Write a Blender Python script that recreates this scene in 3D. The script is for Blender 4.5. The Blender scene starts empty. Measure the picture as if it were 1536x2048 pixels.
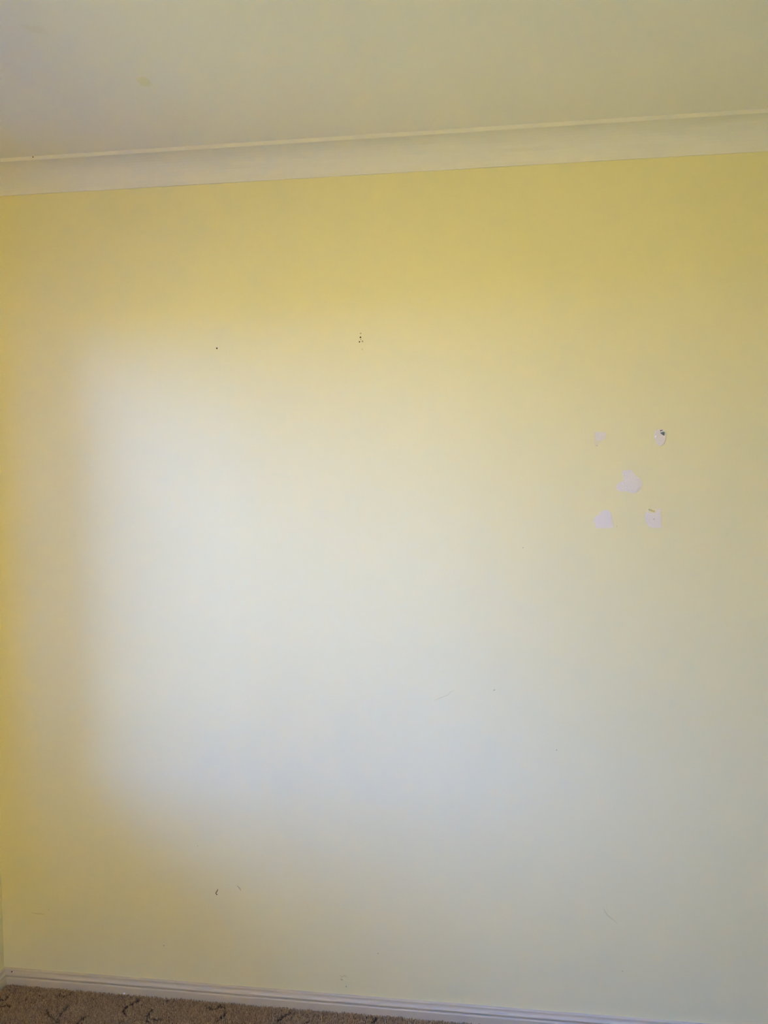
import bpy, bmesh, math, random
import numpy as np
from mathutils import Matrix, Vector

# ------------------------------------------------------------------ camera, world, sun, exposure
SC = bpy.context.scene
COL = SC.collection

CAM_POS = (1.42919, -2.034463, 1.529957)
CAM_R = (0.99208323, 0.12533157, -0.00792874)
CAM_U = (0.00124569, 0.0533117, 0.99857714)
CAM_F = (-0.12557593, 0.99068151, -0.05273352)

SKY_RGB = (0.098, 0.238, 1.0)
SKY_STRENGTH = 42.0
SUN_RGB = (1.0, 0.77, 0.02)
SUN_STRENGTH = 97.5
SUN_DIR = (-0.45, -0.60, -0.66)          # direction the sunlight travels
EXPOSURE = 0.0

cam = bpy.data.cameras.new('camera')
cam.sensor_fit = 'HORIZONTAL'
cam.sensor_width = 36.0
cam.lens = 36.0 * 1500.0 / 1536.0
cam.clip_start = 0.02
cam_o = bpy.data.objects.new('camera', cam)
COL.objects.link(cam_o)
m = Matrix.Identity(4)
for i in range(3):
    m[i][0] = CAM_R[i]; m[i][1] = CAM_U[i]; m[i][2] = -CAM_F[i]; m[i][3] = CAM_POS[i]
cam_o.matrix_world = m
SC.camera = cam_o

world = bpy.data.worlds.new('sky')
SC.world = world
world.use_nodes = True
bg = world.node_tree.nodes['Background']
bg.inputs['Color'].default_value = (*SKY_RGB, 1)
bg.inputs['Strength'].default_value = SKY_STRENGTH

sun = bpy.data.lights.new('sun', 'SUN')
sun.energy = SUN_STRENGTH
sun.color = SUN_RGB
sun.angle = math.radians(0.53)
sun_o = bpy.data.objects.new('sun', sun)
COL.objects.link(sun_o)
sun_o.rotation_euler = Vector(SUN_DIR).to_track_quat('-Z', 'Y').to_euler()
sun_o.location = (-4, -6, 8)

SC.view_settings.view_transform = 'Standard'
SC.view_settings.look = 'None'
SC.view_settings.exposure = EXPOSURE
SC.view_settings.gamma = 1.0
SC.view_settings.use_curve_mapping = False
SC.cycles.max_bounces = 16
SC.cycles.diffuse_bounces = 10

# ------------------------------------------------------------------ room measures (metres)
W, L, H = 3.31, 2.55, 2.40          # x 0..W, y -L..0, z 0..H
T = 0.07                            # wall thickness
WY0, WY1 = -1.305, -0.195          # window opening in the left wall
WZ0, WZ1 = 0.588, 1.999
FX0, FX1 = 0.34, 1.69               # window opening in the wall behind the camera
FZ0, FZ1 = 1.107, 1.897
ND, NH = 5.65, 5.2                  # added unseen wall that bounces warm sun: distance from the house, height

# light portal in the window opening: guides the sky sampling, gives no light of its own
por = bpy.data.lights.new('window_sky_portal', 'AREA')
por.shape = 'RECTANGLE'
por.size = WZ1 - WZ0
por.size_y = WY1 - WY0
por.cycles.is_portal = True
por_o = bpy.data.objects.new('window_sky_portal', por)
COL.objects.link(por_o)
por_o.location = (-T - 0.005, (WY0 + WY1) / 2, (WZ0 + WZ1) / 2)
por_o.rotation_euler = (0, math.radians(-90), 0)

por2 = bpy.data.lights.new('window_sky_portal', 'AREA')
por2.shape = 'RECTANGLE'
por2.size = FX1 - FX0
por2.size_y = FZ1 - FZ0
por2.cycles.is_portal = True
por2_o = bpy.data.objects.new('window_sky_portal', por2)
COL.objects.link(por2_o)
por2_o.location = ((FX0 + FX1) / 2, -L - T - 0.005, (FZ0 + FZ1) / 2)
por2_o.rotation_euler = (math.radians(90), 0, 0)

# ------------------------------------------------------------------ helpers
def tag(o, label=None, cat=None, group=None, kind=None):
    if label: o['label'] = label
    if cat: o['category'] = cat
    if group: o['group'] = group
    if kind: o['kind'] = kind
    return o


def link(name, me, mat=None, parent=None):
    o = bpy.data.objects.new(name, me)
    COL.objects.link(o)
    if mat is not None:
        me.materials.append(mat)
    if parent is not None:
        o.parent = parent
    return o


def from_bm(name, bm, mat, parent=None, smooth=False):
    me = bpy.data.meshes.new(name)
    bmesh.ops.recalc_face_normals(bm, faces=bm.faces[:])
    bm.to_mesh(me)
    bm.free()
    if smooth:
        for p in me.polygons:
            p.use_smooth = True
    return link(name, me, mat, parent)


def add_box(bm, lo, hi, bevel=0.0):
    x0, y0, z0 = lo; x1, y1, z1 = hi
    vs = [bm.verts.new(c) for c in ((x0, y0, z0), (x1, y0, z0), (x1, y1, z0), (x0, y1, z0),
                                    (x0, y0, z1), (x1, y0, z1), (x1, y1, z1), (x0, y1, z1))]
    fs = [bm.faces.new([vs[i] for i in q]) for q in
          ((0, 3, 2, 1), (4, 5, 6, 7), (0, 1, 5, 4), (1, 2, 6, 5), (2, 3, 7, 6), (3, 0, 4, 7))]
    if bevel:
        es = list({e for f in fs for e in f.edges})
        bmesh.ops.bevel(bm, geom=es, offset=bevel, segments=2, affect='EDGES', profile=0.6)


def box(name, lo, hi, mat, parent=None, bevel=0.0):
    bm = bmesh.new()
    add_box(bm, lo, hi, bevel)
    return from_bm(name, bm, mat, parent)


def nodes(name):
    mt = bpy.data.materials.new(name)
    mt.use_nodes = True
    nt = mt.node_tree
    return mt, nt, nt.nodes['Principled BSDF'], nt.links


def plain(name, rgb, rough=0.5, spec=0.5, metal=0.0):
    mt, nt, b, lk = nodes(name)
    b.inputs['Base Color'].default_value = (*rgb, 1)
    b.inputs['Roughness'].default_value = rough
    b.inputs['Specular IOR Level'].default_value = spec
    b.inputs['Metallic'].default_value = metal
    return mt


def painted(name, rgb, rough, spec, var=0.02, bump=0.05, bscale=260.0):
    """emulsion paint: a faint large-scale unevenness of colour and fine roller stipple"""
    mt, nt, b, lk = nodes(name)
    tc = nt.nodes.new('ShaderNodeTexCoord')
    n1 = nt.nodes.new('ShaderNodeTexNoise')
    n1.inputs['Scale'].default_value = 2.2
    n1.inputs['Detail'].default_value = 2.0
    lk.new(tc.outputs['Object'], n1.inputs['Vector'])
    mx = nt.nodes.new('ShaderNodeMix'); mx.data_type = 'RGBA'
    mx.inputs['A'].default_value = (*[c * (1 - var) for c in rgb], 1)
    mx.inputs['B'].default_value = (*[min(1, c * (1 + var)) for c in rgb], 1)
    lk.new(n1.outputs['Fac'], mx.inputs['Factor'])
    lk.new(mx.outputs['Result'], b.inputs['Base Color'])
    if bump:
        n2 = nt.nodes.new('ShaderNodeTexNoise')
        n2.inputs['Scale'].default_value = bscale
        n2.inputs['Detail'].default_value = 3.0
        lk.new(tc.outputs['Object'], n2.inputs['Vector'])
        bp = nt.nodes.new('ShaderNodeBump')
        bp.inputs['Strength'].default_value = bump
        bp.inputs['Distance'].default_value = 0.002
        lk.new(n2.outputs['Fac'], bp.inputs['Height'])
        lk.new(bp.outputs['Normal'], b.inputs['Normal'])
    b.inputs['Roughness'].default_value = rough
    b.inputs['Specular IOR Level'].default_value = spec
    return mt


WALL_RGB = (0.82, 0.74, 0.391)
CEIL_RGB = (0.850, 0.808, 0.712)
M_wall = painted('yellow_wall_paint', WALL_RGB, 0.54, 0.32, bump=0.0)
M_ceil = painted('ceiling_paint', CEIL_RGB, 0.9, 0.1, bump=0.0)
M_corn = painted('cornice_paint', (0.80, 0.755, 0.65), 0.8, 0.2, 0.01, 0.0)
M_skirt = painted('skirting_paint', (0.60, 0.515, 0.335), 0.42, 0.45, 0.03, 0.02, 120.0)
M_bare = painted('bare_plaster', (0.82, 0.735, 0.60), 0.85, 0.2, 0.04, 0.5, 400.0)

# ------------------------------------------------------------------ the shell
wall_back = tag(box('wall_back', (-T, 0, -0.05), (W + T, T, H), M_wall), kind='structure')
wall_right = tag(box('wall_right', (W, -L, -0.05), (W + T, 0, H), M_wall), kind='structure')

def wall_with_opening(name, us, zs, place):
    """slab wall on a 3 x 3 grid of (u, z) with the middle cell left open; place(u, z, side) gives the point"""
    bm = bmesh.new()
    grid = {(s, a, b_): bm.verts.new(place(u, z, s)) for s in (0, 1) for a, u in enumerate(us) for b_, z in enumerate(zs)}
    for s in (0, 1):
        for a in range(3):
            for b_ in range(3):
                if a == 1 and b_ == 1:
                    continue
                bm.faces.new([grid[s, a, b_], grid[s, a + 1, b_], grid[s, a + 1, b_ + 1], grid[s, a, b_ + 1]])
    ring = [(1, 1), (2, 1), (2, 2), (1, 2)]
    edge = ([(a, 0) for a in range(4)] + [(3, b_) for b_ in range(1, 4)] + [(a, 3) for a in (2, 1, 0)] + [(0, b_) for b_ in (2, 1)])
    for loop in (ring, edge):
        for k in range(len(loop)):
            p, q = loop[k], loop[(k + 1) % len(loop)]
            bm.faces.new([grid[0, *p], grid[0, *q], grid[1, *q], grid[1, *p]])
    return tag(from_bm(name, bm, M_wall), kind='structure')

wall_left = wall_with_opening('wall_left', [-L, WY0, WY1, 0.0], [-0.05, WZ0, WZ1, H], lambda u, z, s: (-T if s == 0 else 0.0, u, z))
wall_front = wall_with_opening('wall_front', [-T, FX0, FX1, W + T], [-0.05, FZ0, FZ1, H], lambda u, z, s: (u, -L - T if s == 0 else -L, z))

ceiling = tag(box('ceiling', (-T, -L - T, H), (W + T, T, H + 0.15), M_ceil), kind='structure')
floor = tag(box('floor', (-T, -L - T, -0.13), (W + T, T, -0.006), plain('carpet_backing', (0.10, 0.075, 0.05), 0.95, 0.0)), kind='structure')

# mouldings: a profile of (distance out from the wall, height) swept along each wall with mitred ends
def moulding(name, profile, side, mat):
    bm = bmesh.new()
    def ends(o):
        return {'back': ((o, -o), (W - o, -o)), 'left': ((o, -L + o), (o, -o)),
                'right': ((W - o, -o), (W - o, -L + o)), 'front': ((W - o, -L + o), (o, -L + o))}[side]
    cols = [[], []]
    for o, z in profile:
        for k, (x, y) in enumerate(ends(o)):
            cols[k].append(bm.verts.new((x, y, z)))
    n = len(profile)
    for i in range(n - 1):
        bm.faces.new([cols[0][i], cols[1][i], cols[1][i + 1], cols[0][i + 1]])
    bm.faces.new([cols[0][n - 1], cols[1][n - 1], cols[1][0], cols[0][0]])
    bm.faces.new(cols[0]); bm.faces.new(cols[1][::-1])
    return tag(from_bm(name, bm, mat), kind='structure')

CP, CD = 0.0732, 0.0732
corn = [(0.0, H), (CP, H), (CP, H - 0.0100), (CP - 0.0015, H - 0.0104)]
for k in range(1, 13):
    a = k / 12 * math.pi / 2
    ro, rz = CP - 0.0015 - 0.0035, CD - 0.0104 - 0.0005
    corn.append((CP - 0.0015 - ro * math.sin(a), H - 0.0104 - rz * (1 - math.cos(a))))
corn += [(0.0035, H - CD), (0.0, H - CD)]
for n_, s_ in enumerate(('back', 'left', 'right', 'front')):
    moulding('trim_%d' % (n_ + 1), corn, s_, M_corn)

skirt = [(0.0, -0.02), (0.016, -0.02), (0.016, 0.0185), (0.0156, 0.0205), (0.0148, 0.0220), (0.0136, 0.0226),
         (0.0090, 0.0228), (0.0072, 0.0236), (0.0070, 0.0268), (0.0085, 0.0277), (0.0130, 0.0279), (0.0134, 0.0286),
         (0.0120, 0.0300), (0.0096, 0.0318), (0.0080, 0.0336), (0.0072, 0.0360), (0.0070, 0.0385), (0.0072, 0.0402),
         (0.0066, 0.0416), (0.0052, 0.0424), (0.0, 0.0427)]
boards = {}
for s_ in ('back', 'left', 'right', 'front'):
    boards[s_] = moulding('baseboard_' + s_, skirt, s_, M_skirt)

# ------------------------------------------------------------------ window in the left wall
M_alu = plain('window_frame_paint', (0.70, 0.70, 0.68), 0.4, 0.5)
mt, nt, b, lk = nodes('window_glass')
tr = nt.nodes.new('ShaderNodeBsdfTransparent'); tr.inputs['Color'].default_value = (0.93, 0.96, 0.95, 1)
gl = nt.nodes.new('ShaderNodeBsdfGlossy'); gl.inputs['Roughness'].default_value = 0.02
fr = nt.nodes.new('ShaderNodeFresnel'); fr.inputs['IOR'].default_value = 1.45
ms = nt.nodes.new('ShaderNodeMixShader')
lk.new(fr.outputs[0], ms.inputs[0]); lk.new(tr.outputs[0], ms.inputs[1]); lk.new(gl.outputs[0], ms.inputs[2])
lk.new(ms.outputs[0], nt.nodes['Material Output'].inputs['Surface'])
nt.nodes.remove(b)
M_glass = mt

def sliding_window(name, u0, u1, z0, z1, at):
    """aluminium slider in an opening; at(depth, u, z) gives the point, depth 0 on the inner wall face, -T outside"""
    win = bpy.data.objects.new(name, None); COL.objects.link(win); tag(win, kind='structure')
    def bar(bm, d0, d1, a, c, e, f_):
        p, q = at(d0, a, e), at(d1, c, f_)
        add_box(bm, [min(i, j) for i, j in zip(p, q)], [max(i, j) for i, j in zip(p, q)])
    def frame(nm, d0, d1, a, c, e, f_, s, mat, parent):
        bm = bmesh.new()
        bar(bm, d0, d1, a, a + s, e, f_); bar(bm, d0, d1, c - s, c, e, f_)
        bar(bm, d0, d1, a + s, c - s, e, e + s); bar(bm, d0, d1, a + s, c - s, f_ - s, f_)
        return from_bm(nm, bm, mat, parent)
    fw = 0.03
    frame('window_frame', -T + 0.005, -T + 0.055, u0, u1, z0, z1, fw, M_alu, win)
    mid = (u0 + u1) / 2
    for a, c, d in ((u0 + fw, mid + 0.015, -T + 0.020), (mid - 0.015, u1 - fw, -T + 0.040)):
        s = 0.025
        sash = frame('sash', d - 0.008, d + 0.008, a, c, z0 + fw, z1 - fw, s, M_alu, win)
        bm = bmesh.new(); bar(bm, d - 0.002, d + 0.002, a + s, c - s, z0 + fw + s, z1 - fw - s)
        from_bm('pane', bm, M_glass, sash)
    bm = bmesh.new(); bar(bm, -T + 0.055, 0.025, u0, u1, z0 - 0.02, z0)
    from_bm('window_sill', bm, M_skirt, win)
    bm = bmesh.new(); aw = 0.045
    bar(bm, 0, 0.014, u0 - aw, u0, z0 - aw, z1 + aw); bar(bm, 0, 0.014, u1, u1 + aw, z0 - aw, z1 + aw)
    bar(bm, 0, 0.014, u0, u1, z1, z1 + aw); bar(bm, 0, 0.014, u0, u1, z0 - aw, z0 - 0.02)
    from_bm('architrave', bm, M_skirt, win)
    return win

sliding_window('window_1', WY0, WY1, WZ0, WZ1, lambda d, u, z: (d, u, z))
sliding_window('window_2', FX0, FX1, FZ0, FZ1, lambda d, u, z: (u, -L + d, z))

# ------------------------------------------------------------------ outdoors, seen by the window only
mt, nt, b, lk = nodes('dry_ground')
tc = nt.nodes.new('ShaderNodeTexCoord'); n1 = nt.nodes.new('ShaderNodeTexNoise')
n1.inputs['Scale'].default_value = 1.3; n1.inputs['Detail'].default_value = 6
lk.new(tc.outputs['Object'], n1.inputs['Vector'])
mx = nt.nodes.new('ShaderNodeMix'); mx.data_type = 'RGBA'
mx.inputs['A'].default_value = (0.13, 0.14, 0.045, 1); mx.inputs['B'].default_value = (0.20, 0.20, 0.075, 1)
lk.new(n1.outputs['Fac'], mx.inputs['Factor']); lk.new(mx.outputs['Result'], b.inputs['Base Color'])
b.inputs['Roughness'].default_value = 0.95
tag(box('ground', (-40, -40, -0.75), (40, 40, -0.45), mt), kind='structure')
NB = box('added_bounce_wall', (-6, -L - ND - 0.25, -0.45), (10, -L - ND, NH), plain('bounce_wall_warm', (0.62, 0.50, 0.30), 0.9, 0.1))  # added out of view to block sky and throw warm light through the front window
tag(NB, kind='structure')

# ------------------------------------------------------------------ carpet
rng = np.random.default_rng(7)
VEINS = [[(0.0396, -0.0808), (0.0516, -0.0752), (0.0495, -0.0628)], [(0.0566, -0.1057), (0.0688, -0.0961), (0.0829, -0.0986)],
         [(0.1988, -0.0392), (0.2144, -0.0417), (0.2247, -0.0405), (0.2295, -0.0271)],
         [(0.2483, -0.1177), (0.2483, -0.0998), (0.2492, -0.0855), (0.248, -0.0755)],
         [(0.1963, -0.0998), (0.2146, -0.1197), (0.2401, -0.1344), (0.255, -0.1443)],
         [(0.3125, -0.1434), (0.3152, -0.1296), (0.3157, -0.1198), (0.3249, -0.1148)],
         [(0.4303, -0.0927), (0.4181, -0.0802), (0.4182, -0.062), (0.4279, -0.0506), (0.4386, -0.0411), (0.4402, -0.0284)],
         [(0.509, -0.1149), (0.4943, -0.0893), (0.4976, -0.077), (0.4981, -0.0649)],
         [(0.5163, -0.0985), (0.5295, -0.1048), (0.5396, -0.0978)], [(0.5238, -0.0271), (0.5279, -0.0224)],
         [(0.6565, -0.0385), (0.6722, -0.0448), (0.6815, -0.0377), (0.6859, -0.0249), (0.6987, -0.0316)],
         [(0.6986, -0.0852), (0.7037, -0.0749), (0.7088, -0.0645), (0.7139, -0.054)],
         [(0.8665, -0.0677), (0.8764, -0.051), (0.8852, -0.0402), (0.8959, -0.031)],
         [(1.1322, -0.0466), (1.1375, -0.0344), (1.1404, -0.0244)], [(0.9439, -0.0684), (0.9533, -0.0596)]]
# the same squiggles go on over the rest of the floor
for _ in range(900):
    x, y = rng.uniform(0, W), rng.uniform(-L, 0)
    if x < 1.3 and y > -0.20:
        continue
    a = rng.uniform(0, 2 * math.pi); line = [(x, y)]
    for _k in range(rng.integers(2, 6)):
        a += rng.normal(0, 0.7); x += 0.016 * math.cos(a); y += 0.016 * math.sin(a)
        line.append((x, y))
    VEINS.append(line)
RES = 0.003                                  # raster of the distance to the nearest squiggle, metres per cell
gw, gh = int(W / RES) + 2, int(L / RES) + 2
vein = np.zeros((gh, gw), np.float32)
for line in VEINS:
    for (x0, y0), (x1, y1) in zip(line[:-1], line[1:]):
        for t_ in np.linspace(0, 1, 8):
            cx, cy = x0 + (x1 - x0) * t_, y0 + (y1 - y0) * t_
            ci, cj = int((cy + L) / RES), int(cx / RES)
            for di in range(-3, 4):
                for dj in range(-3, 4):
                    if 0 <= ci + di < gh and 0 <= cj + dj < gw:
                        d = math.hypot((ci + di + 0.5) * RES - (cy + L), (cj + dj + 0.5) * RES - cx)
                        vein[ci + di, cj + dj] = max(vein[ci + di, cj + dj], math.exp(-(d / 0.0042) ** 2))


def tufts(x0, x1, y0, y1, step, rad, near):
    nx, ny = int((x1 - x0) / step), int((y1 - y0) / step)
    gx, gy = np.meshgrid(np.arange(nx), np.arange(ny))
    px = x0 + (gx.ravel() + 0.5 + rng.uniform(-0.45, 0.45, nx * ny)) * step
    py = y0 + (gy.ravel() + 0.5 + rng.uniform(-0.45, 0.45, nx * ny)) * step
    n = len(px)
    v = vein[np.clip(((py + L) / RES).astype(int), 0, gh - 1), np.clip((px / RES).astype(int), 0, gw - 1)]
    big = 0.5 + 0.5 * np.sin(px * 31 + 2 * np.sin(py * 23)) * np.sin(py * 27 + 2 * np.sin(px * 19))
    top = 0.0015 + 0.0023 * rng.uniform(-1, 1, n) + 0.0018 * big - 0.0062 * v
    lean = 0.0024
    lx = rng.normal(0.0006, lean, n); ly = rng.normal(-0.0010, lean, n)
    rot = rng.uniform(0, 2 * math.pi, n)
    r = rad * rng.uniform(0.75, 1.25, n)
    base = -0.0075
    rings = [(0.0, 1.0), (0.72, 0.85)] if near else [(0.0, 1.15)]
    V = []
    for t_, s in rings:
        for k in range(3):
            a = rot + k * 2 * math.pi / 3 + t_ * 0.8
            V.append(np.stack([px + lx * t_ + r * s * np.cos(a), py + ly * t_ + r * s * np.sin(a), base + (top - base) * t_], 1))
    V.append(np.stack([px + lx, py + ly, top], 1))
    m_ = len(V)
    V = np.stack(V, 1).reshape(-1, 3)
    f = []
    for q in range(len(rings) - 1):
        for k in range(3):
            a, b_ = q * 3 + k, q * 3 + (k + 1) % 3
            f += [(a, b_, b_ + 3), (a, b_ + 3, a + 3)]
    o = (len(rings) - 1) * 3
    f += [(o + k, o + (k + 1) % 3, m_ - 1) for k in range(3)]
    F = (np.array(f)[None] + (np.arange(n) * m_)[:, None, None]).reshape(-1, 3)
    tint = np.repeat(np.clip(rng.normal(0.5, 0.30, n), 0, 1), m_)
    return V, F, tint, np.repeat(v, m_)


parts = [tufts(0.0, 1.7, -0.40, -0.0145, 0.0032, 0.0020, True),
         tufts(0.0, W, -L, -0.40, 0.0066, 0.0042, True), tufts(1.7, W, -0.40, -0.0145, 0.0066, 0.0042, True)]
off = 0; VV = []; FF = []; TT = []; GG = []
for V, F, a, b_ in parts:
    VV.append(V); FF.append(F + off); TT.append(a); GG.append(b_); off += len(V)
VV = np.concatenate(VV); FF = np.concatenate(FF)
me = bpy.data.meshes.new('carpet_pile')
me.vertices.add(len(VV)); me.vertices.foreach_set('co', VV.astype(np.float32).ravel())
me.loops.add(len(FF) * 3); me.loops.foreach_set('vertex_index', FF.astype(np.int32).ravel())
me.polygons.add(len(FF)); me.polygons.foreach_set('loop_start', np.arange(0, len(FF) * 3, 3, dtype=np.int32))
me.update(calc_edges=True)
for nm, arr in (('tint', TT), ('groove', GG)):
    me.attributes.new(nm, 'FLOAT', 'POINT').data.foreach_set('value', np.concatenate(arr).astype(np.float32))
mt, nt, b, lk = nodes('carpet_yarn')
at1 = nt.nodes.new('ShaderNodeAttribute'); at1.attribute_name = 'tint'
at2 = nt.nodes.new('ShaderNodeAttribute'); at2.attribute_name = 'groove'
mx = nt.nodes.new('ShaderNodeMix'); mx.data_type = 'RGBA'
mx.inputs['A'].default_value = (0.30, 0.19, 0.085, 1); mx.inputs['B'].default_value = (0.60, 0.405, 0.20, 1)
lk.new(at1.outputs['Fac'], mx.inputs['Factor'])
mx2 = nt.nodes.new('ShaderNodeMix'); mx2.data_type = 'RGBA'
mx2.inputs['B'].default_value = (0.05, 0.035, 0.02, 1)
lk.new(mx.outputs['Result'], mx2.inputs['A']); lk.new(at2.outputs['Fac'], mx2.inputs['Factor'])
lk.new(mx2.outputs['Result'], b.inputs['Base Color'])
b.inputs['Roughness'].default_value = 0.9
b.inputs['Specular IOR Level'].default_value = 0.1
tag(link('carpet_pile', me, mt), 'brown cut-pile carpet with dark squiggly grooves over the whole floor', 'carpet', kind='stuff')

# ------------------------------------------------------------------ peeled patches on the back wall
def smooth_outline(pts, sub=4, jit=0.0004, seed=1):
    r_ = random.Random(seed); n = len(pts); out = []
    for i in range(n):
        p0, p1, p2, p3 = (pts[(i + k - 1) % n] for k in range(4))
        for s in range(sub):
            t_ = s / sub
            q = []
            for c in (0, 1):
                m1 = 0.30 * (p2[c] - p0[c]); m2 = 0.30 * (p3[c] - p1[c])
                h = ((2 * t_ ** 3 - 3 * t_ ** 2 + 1) * p1[c] + (t_ ** 3 - 2 * t_ ** 2 + t_) * m1
                     + (-2 * t_ ** 3 + 3 * t_ ** 2) * p2[c] + (t_ ** 3 - t_ ** 2) * m2)
                q.append(h + r_.uniform(-jit, jit))
            out.append(tuple(q))
    return out


def slab(name, pts, mat, parent, thick=0.0008, back=0.0, lift=None, seed=1, jit=0.0004, sub=4):
    """flat piece on the back wall: outline in (x, z), front face at y = -(back + thick)"""
    ol = smooth_outline(pts, sub, jit, seed) if sub > 1 else pts
    bm = bmesh.new()
    fr = [bm.verts.new((x, -back - thick * (0.8 if lift is None else 1.0), z)) for x, z in ol]
    bk = [bm.verts.new((x, -back, z)) for x, z in ol]
    cx = sum(p[0] for p in ol) / len(ol); cz = sum(p[1] for p in ol) / len(ol)
    inn = [bm.verts.new((cx + (x - cx) * 0.86, -back - thick, cz + (z - cz) * 0.86)) for x, z in ol]
    n = len(ol)
    for i in range(n):
        j = (i + 1) % n
        bm.faces.new((fr[i], fr[j], bk[j], bk[i]))
        bm.faces.new((inn[i], inn[j], fr[j], fr[i]))
    bm.faces.new(inn)
    bm.faces.new(bk[::-1])
    return from_bm(name, bm, mat, parent)


def blob(name, x, z, rx, rz, ry, mat, parent, y=0.0, seed=3):
    r_ = random.Random(seed)
    bm = bmesh.new()
    bmesh.ops.create_icosphere(bm, subdivisions=2, radius=1.0)
    for v in bm.verts:
        k = 1 + r_.uniform(-0.12, 0.12)
        v.co = Vector((x + v.co.x * rx * k, y + v.co.y * ry * k, z + v.co.z * rz * k))
    return from_bm(name, bm, mat, parent, smooth=True)


def root(name, x, z, label, cat, group):
    o = bpy.data.objects.new(name, None); COL.objects.link(o)
    o.empty_display_size = 0.02
    return tag(o, label, cat, group)


GRP = 'pale peeled patches on the yellow wall'
M_white = plain('highlight_white', (0.93, 0.88, 0.80), 0.35, 0.5)  # white that stands in for the highlights on two small bumps
M_teal = plain('teal_print', (0.075, 0.125, 0.12), 0.5, 0.4)
M_brown = plain('brown_paper_edge', (0.12, 0.09, 0.05), 0.8, 0.2)
M_tan = plain('half_peeled_paint', (0.80, 0.71, 0.45), 0.7, 0.2)
PA = [(1.7329, 1.631), (1.7578, 1.6306), (1.7597, 1.626), (1.7592, 1.6168), (1.7554, 1.611), (1.7452, 1.6092), (1.7349, 1.61), (1.7336, 1.6211)]
PT = [(1.7297, 1.629), (1.7327, 1.6308), (1.7334, 1.6211), (1.7347, 1.6098), (1.7452, 1.609), (1.749, 1.6072), (1.7439, 1.604), (1.7408, 1.5974), (1.7389, 1.5916), (1.7325, 1.5949), (1.7301, 1.6054), (1.7305, 1.6185)]
PB = [(1.8871, 1.6349), (1.8959, 1.636), (1.9062, 1.6347), (1.91, 1.6301), (1.9107, 1.6206), (1.9106, 1.6073), (1.9072, 1.5986), (1.8979, 1.5929), (1.8942, 1.5942), (1.8875, 1.6), (1.8867, 1.6076), (1.883, 1.6103), (1.8832, 1.621), (1.8839, 1.6297)]
PC = [(1.8032, 1.526), (1.8082, 1.5306), (1.827, 1.5305), (1.8311, 1.525), (1.8363, 1.5169), (1.8443, 1.512), (1.851, 1.5045), (1.8537, 1.4921), (1.8512, 1.484), (1.848, 1.4792), (1.8414, 1.4731), (1.8315, 1.4697), (1.8208, 1.4732), (1.809, 1.4753), (1.7983, 1.4741), (1.7916, 1.4788), (1.787, 1.4844), (1.7888, 1.4925), (1.7955, 1.4987), (1.8034, 1.5027), (1.8072, 1.5076), (1.8046, 1.515)]
PD = [(1.7659, 1.4281), (1.77, 1.4213), (1.7755, 1.4202), (1.777, 1.4085), (1.7788, 1.3932), (1.7808, 1.3795), (1.7562, 1.3786), (1.7361, 1.379), (1.7345, 1.3905), (1.7313, 1.3931), (1.7325, 1.4037), (1.7374, 1.4117), (1.7459, 1.4147), (1.7469, 1.4209), (1.7567, 1.4249)]
PE = [(1.8622, 1.4182), (1.8686, 1.4204), (1.8731, 1.419), (1.8871, 1.4189), (1.8893, 1.4247), (1.8997, 1.4302), (1.9024, 1.4269), (1.9008, 1.4129), (1.9044, 1.4038), (1.9028, 1.3898), (1.9038, 1.3801), (1.8785, 1.3794), (1.8692, 1.386), (1.8647, 1.3945), (1.862, 1.4039)]

ra = root('peeled_patch', 0, 0, 'smallest pale peeled patch on the yellow wall, with a thin torn tail hanging below', 'wall patch', GRP)
slab('bare_area', PA, M_bare, ra, seed=11)
slab('torn_strip', PT, M_tan, ra, 0.0005, seed=12)
blob('raised_dot', 1.7371, 1.5955, 0.0019, 0.0016, 0.0016, M_tan, ra, -0.0008)
rb = root('peeled_patch', 0, 0, 'pale peeled patch with a dark teal paper scrap in its upper right corner', 'wall patch', GRP)
slab('bare_area', PB, M_bare, rb, seed=21)
tag(slab('paper_scrap', [(1.8971, 1.6273), (1.9063, 1.6297), (1.9082, 1.6275), (1.9079, 1.621), (1.9064, 1.6195), (1.8982, 1.6257)], M_teal, rb, 0.0006, 0.0009, seed=22, jit=0.0001, sub=2), 'dark teal triangular paper scrap')
tag(slab('paper_edge', [(1.8968, 1.6336), (1.9036, 1.6344), (1.9033, 1.633), (1.8971, 1.6308)], M_brown, rb, 0.0005, 0.0009, seed=23, jit=0.0001, sub=2), 'dark brown sliver of paper edge')
tag(blob('raised_dot', 1.8867, 1.6177, 0.0016, 0.0028, 0.0024, M_white, rb, -0.0010), 'glue dot with its highlight painted white')  # the bump is modelled, its highlight is put into the colour
rc = tag(slab('peeled_patch', PC, M_bare, None, seed=31), 'largest pale peeled patch, lobed like a mitten, in the middle of the five', 'wall patch', GRP)
# torn fibres along the right edge of the middle patch
for k, (x, z) in enumerate(((1.8445, 1.4995), (1.8465, 1.4925), (1.8440, 1.4850), (1.8405, 1.4800), (1.8470, 1.4835), (1.8420, 1.5045))):
    a = 0.9; l_ = 0.0042 - 0.0003 * k; w_ = 0.0009
    dx, dz = math.cos(a), math.sin(a)
    slab('torn_fibre', [(x - dx * l_, z - dz * l_), (x + dz * w_, z - dx * w_), (x + dx * l_, z + dz * l_), (x - dz * w_, z + dx * w_)],
         M_bare, rc, 0.0011, 0.0008, seed=40 + k, jit=0.0, sub=2)
rd = tag(slab('peeled_patch', PD, M_bare, None, seed=51), 'plain pale peeled patch with a slanted top and straight bottom edge, nothing stuck on it', 'wall patch', GRP)
re_ = root('peeled_patch', 0, 0, 'pale peeled patch with a notched top edge where a curled paint flake lifts off', 'wall patch', GRP)
slab('bare_area', PE, M_bare, re_, seed=61)
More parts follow.
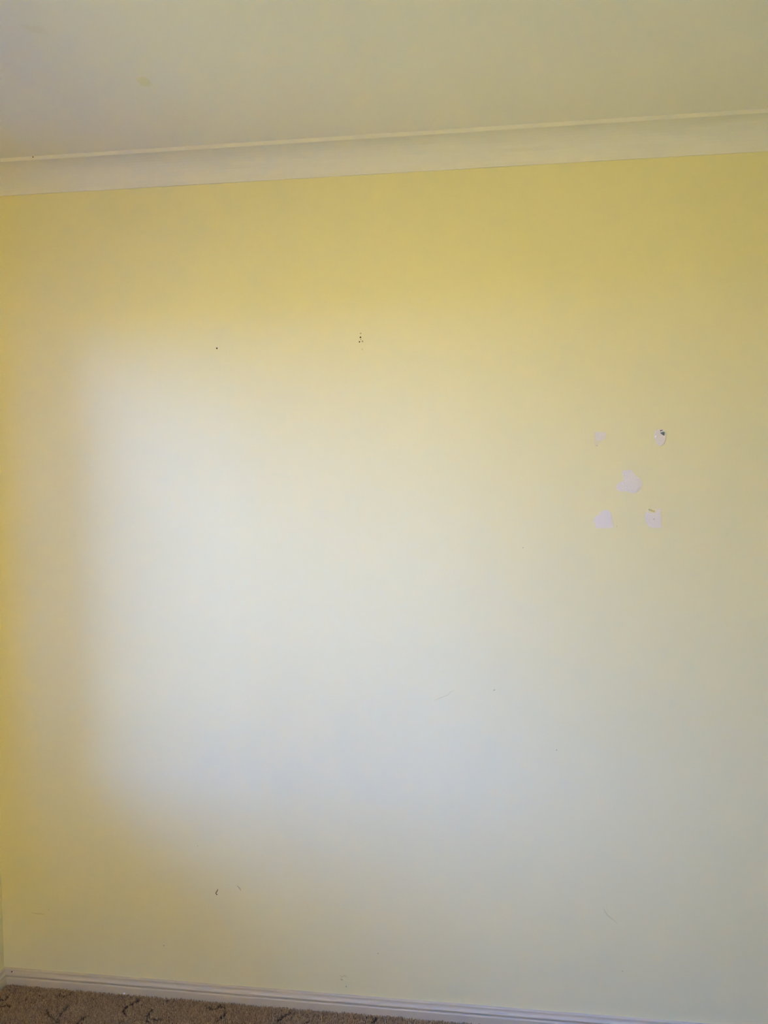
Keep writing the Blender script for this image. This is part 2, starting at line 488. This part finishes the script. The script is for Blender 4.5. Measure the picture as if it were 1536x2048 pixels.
bm = bmesh.new()                               # curled flake of yellow paint over the notch
fl = []
for i in range(7):
    t_ = i / 6
    x = 1.8690 + 0.0170 * t_
    z = 1.4262 - 0.0052 * t_
    up = [bm.verts.new((x, -0.0006, z + 0.0032)), bm.verts.new((x, -0.0022 - 0.0016 * math.sin(math.pi * t_), z + 0.0010)),
          bm.verts.new((x + 0.0003, -0.0036 - 0.0020 * math.sin(math.pi * t_), z - 0.0012))]
    dn = [bm.verts.new((v.co.x, v.co.y + 0.0005, v.co.z - 0.0002)) for v in up]
    fl.append(up + dn[::-1])
for a_, c_ in zip(fl[:-1], fl[1:]):
    for k in range(6):
        bm.faces.new((a_[k], c_[k], c_[(k + 1) % 6], a_[(k + 1) % 6]))
bm.faces.new(fl[0]); bm.faces.new(fl[-1][::-1])
from_bm('paint_flake', bm, M_wall, re_)
tag(blob('raised_dot', 1.8692, 1.4222, 0.0016, 0.0020, 0.0022, M_white, re_, -0.0012, 5), 'small dot painted white as the bright spot of the flake')  # lit spot of the lifted flake, painted as a white dot
blob('plaster_bump', 1.8842, 1.4019, 0.0022, 0.0020, 0.0018, M_bare, re_, -0.0008, 6)

# ------------------------------------------------------------------ marks that belong to the walls, ceiling and mouldings
M_hole = plain('nail_hole_dark', (0.035, 0.028, 0.008), 0.9, 0.1)
M_hole2 = plain('filled_hole', (0.40, 0.33, 0.15), 0.9, 0.1)
M_scuff = plain('grey_scuff', (0.50, 0.45, 0.27), 0.8, 0.2)
M_faint = plain('faint_scuff', (0.72, 0.65, 0.33), 0.7, 0.2)
M_red = plain('rusty_scratch', (0.70, 0.58, 0.30), 0.8, 0.2)
M_dark = plain('dark_scuff', (0.10, 0.09, 0.06), 0.8, 0.2)


def disc(name, x, z, rx, rz, mat, parent, seed):
    r_ = random.Random(seed)
    pts = [(x + rx * math.cos(a) * r_.uniform(0.85, 1.15), z + rz * math.sin(a) * r_.uniform(0.85, 1.15)) for a in [k * math.pi / 5 for k in range(10)]]
    return slab(name, pts, mat, parent, 0.0003, sub=1)


def stroke(name, pts, w, mat, parent):
    n = len(pts); lft = []; rgt = []
    for i in range(n):
        a = pts[max(0, i - 1)]; c = pts[min(n - 1, i + 1)]
        dx, dz = c[0] - a[0], c[1] - a[1]; d = math.hypot(dx, dz)
        ww = w * (0.35 if i in (0, n - 1) else 1.0) / 2
        lft.append((pts[i][0] - dz / d * ww, pts[i][1] + dx / d * ww)); rgt.append((pts[i][0] + dz / d * ww, pts[i][1] - dx / d * ww))
    bm = bmesh.new()
    q = [[bm.verts.new((x, y, z)) for (x, z), y in ((lft[i], -0.0004), (rgt[i], -0.0004), (rgt[i], 0.0), (lft[i], 0.0))] for i in range(n)]
    for a, c in zip(q[:-1], q[1:]):
        for k in range(4):
            bm.faces.new((a[k], c[k], c[(k + 1) % 4], a[(k + 1) % 4]))
    bm.faces.new(q[0]); bm.faces.new(q[-1][::-1])
    return from_bm(name, bm, mat, parent)


for k, (x, z, r, mt_) in enumerate(((1.1107, 1.8966, 0.0021, M_hole), (1.1078, 1.8846, 0.0020, M_hole), (0.7061, 1.8786, 0.0022, M_hole),
                                    (1.1162, 1.8857, 0.0021, M_hole2), (1.1113, 1.9073, 0.0017, M_hole2), (1.1116, 1.8908, 0.0013, M_hole2))):
    disc('nail_hole', x, z, r, r * 1.1, mt_, wall_back, 70 + k)
for k, (x, z, r, mt_) in enumerate(((1.1153, 1.8638, 0.0028, M_faint), (1.5463, 1.3252, 0.0016, M_scuff), (0.5087, 0.1467, 0.0020, M_scuff),
                                    (1.6366, 0.7762, 0.0018, M_scuff), (1.0519, 0.0659, 0.0024, M_scuff), (0.6186, 0.4528, 0.0016, M_scuff),
                                    (1.8148, 0.1714, 0.0018, M_scuff), (1.1442, 0.1702, 0.0018, M_scuff), (1.79, 1.383, 0.0020, M_faint), (0.1505, 0.2313, 0.0022, M_red))):
    disc('speck', x, z, r * 0.8, r, mt_, wall_back, 90 + k)
stroke('scuff_mark', [(0.6777, 0.3283), (0.6754, 0.3229), (0.6707, 0.3152), (0.6736, 0.3109), (0.6767, 0.3133)], 0.0024, M_dark, wall_back)
stroke('scuff_mark', [(0.7349, 0.3423), (0.7422, 0.3354), (0.7466, 0.3282)], 0.0026, M_scuff, wall_back)
stroke('scuff_mark', [(1.0327, 0.0999), (1.0384, 0.0929), (1.0472, 0.098), (1.0558, 0.0928)], 0.0038, M_faint, wall_back)
stroke('scuff_mark', [(1.0355, 0.0868), (1.0390, 0.0854), (1.0427, 0.0844)], 0.0030, M_scuff, wall_back)
stroke('scratch', [(1.3059, 0.902), (1.3224, 0.9095), (1.343, 0.9184), (1.3512, 0.927), (1.3622, 0.9343)], 0.0022, M_faint, wall_back)
stroke('scratch', [(1.4666, 0.9346), (1.4700, 0.9362), (1.4733, 0.9375)], 0.0024, M_scuff, wall_back)
stroke('scratch', [(1.7633, 0.3444), (1.7674, 0.3348), (1.7754, 0.3228), (1.7873, 0.3152), (1.8005, 0.3035)], 0.0030, M_faint, wall_back)
stroke('scratch', [(0.0931, 0.2185), (0.1091, 0.2165), (0.1187, 0.2164), (0.138, 0.2161)], 0.0026, M_red, wall_back)


def stain(cx, cy, rx, ry, ang, rgb, seed):
    """thin stain on the ceiling that fades into the ceiling paint at its rim"""
    mt, nt, b, lk = nodes('ceiling_stain')
    tc = nt.nodes.new('ShaderNodeTexCoord')
    mp = nt.nodes.new('ShaderNodeMapping'); mp.vector_type = 'TEXTURE'
    mp.inputs['Scale'].default_value = (rx, ry, 1)
    lk.new(tc.outputs['Object'], mp.inputs['Vector'])
    ln = nt.nodes.new('ShaderNodeVectorMath'); ln.operation = 'LENGTH'
    lk.new(mp.outputs[0], ln.inputs[0])
    no = nt.nodes.new('ShaderNodeTexNoise'); no.inputs['Scale'].default_value = 2.0; no.inputs['Detail'].default_value = 3
    lk.new(mp.outputs[0], no.inputs['Vector'])
    ad = nt.nodes.new('ShaderNodeMath'); ad.operation = 'MULTIPLY_ADD'; ad.inputs[1].default_value = 0.5; 
    lk.new(no.outputs['Fac'], ad.inputs[0]); lk.new(ln.outputs['Value'], ad.inputs[2])
    rp = nt.nodes.new('ShaderNodeMapRange'); rp.interpolation_type = 'SMOOTHSTEP'
    rp.inputs['From Min'].default_value = 0.70; rp.inputs['From Max'].default_value = 1.15
    rp.inputs['To Min'].default_value = 1.0; rp.inputs['To Max'].default_value = 0.0
    lk.new(ad.outputs[0], rp.inputs['Value'])
    mx = nt.nodes.new('ShaderNodeMix'); mx.data_type = 'RGBA'
    mx.inputs['A'].default_value = (*CEIL_RGB, 1); mx.inputs['B'].default_value = (*rgb, 1)
    lk.new(rp.outputs[0], mx.inputs['Factor']); lk.new(mx.outputs['Result'], b.inputs['Base Color'])
    b.inputs['Roughness'].default_value = 0.9; b.inputs['Specular IOR Level'].default_value = 0.1
    bm = bmesh.new()
    up = [bm.verts.new((rx * math.cos(a), ry * math.sin(a), 0.0)) for a in [k * math.pi / 16 for k in range(32)]]
    dn = [bm.verts.new((v.co.x * 0.99, v.co.y * 0.99, -0.0002)) for v in up]
    for k in range(32):
        bm.faces.new((up[k], up[(k + 1) % 32], dn[(k + 1) % 32], dn[k]))
    bm.faces.new(dn); bm.faces.new(up[::-1])
    o = from_bm('water_stain', bm, mt, ceiling)
    o.location = (cx, cy, H - 0.0001); o.rotation_euler = (0, 0, ang)
    return o


stain(0.694, -0.401, 0.0215, 0.030, 0.30, (0.79, 0.755, 0.56), 1)
stain(0.571, -0.618, 0.030, 0.018, 0.5, (0.815, 0.77, 0.65), 2)
bm = bmesh.new()
add_box(bm, (-0.0015, -0.0014, -0.0036), (0.0015, 0.0004, 0.0036), 0.0007)
o = from_bm('chipped_spot', bm, M_hole, boards['back'])
o.location = (0.0290, -0.0072, 0.0335); o.rotation_euler = (0, 0.45, 0)
bm = bmesh.new()
add_box(bm, (-0.0020, -0.0004, -0.0014), (0.0020, 0.0004, 0.0014), 0.0005)
o = from_bm('dark_speck', bm, M_dark, bpy.data.objects['trim_1'])
o.location = (0.2219, -0.0733, 2.3978)
bm = bmesh.new()
bmesh.ops.create_icosphere(bm, subdivisions=2, radius=0.0026)
for v in bm.verts:
    v.co *= random.Random(v.index).uniform(0.8, 1.2)
o = from_bm('crumb', bm, plain('white_crumb', (0.9, 0.87, 0.8), 0.6), None, True)
o.location = (0.3925, -0.0205, 0.0058)
tag(o, 'tiny white crumb on the brown carpet right against the skirting board', 'crumb')
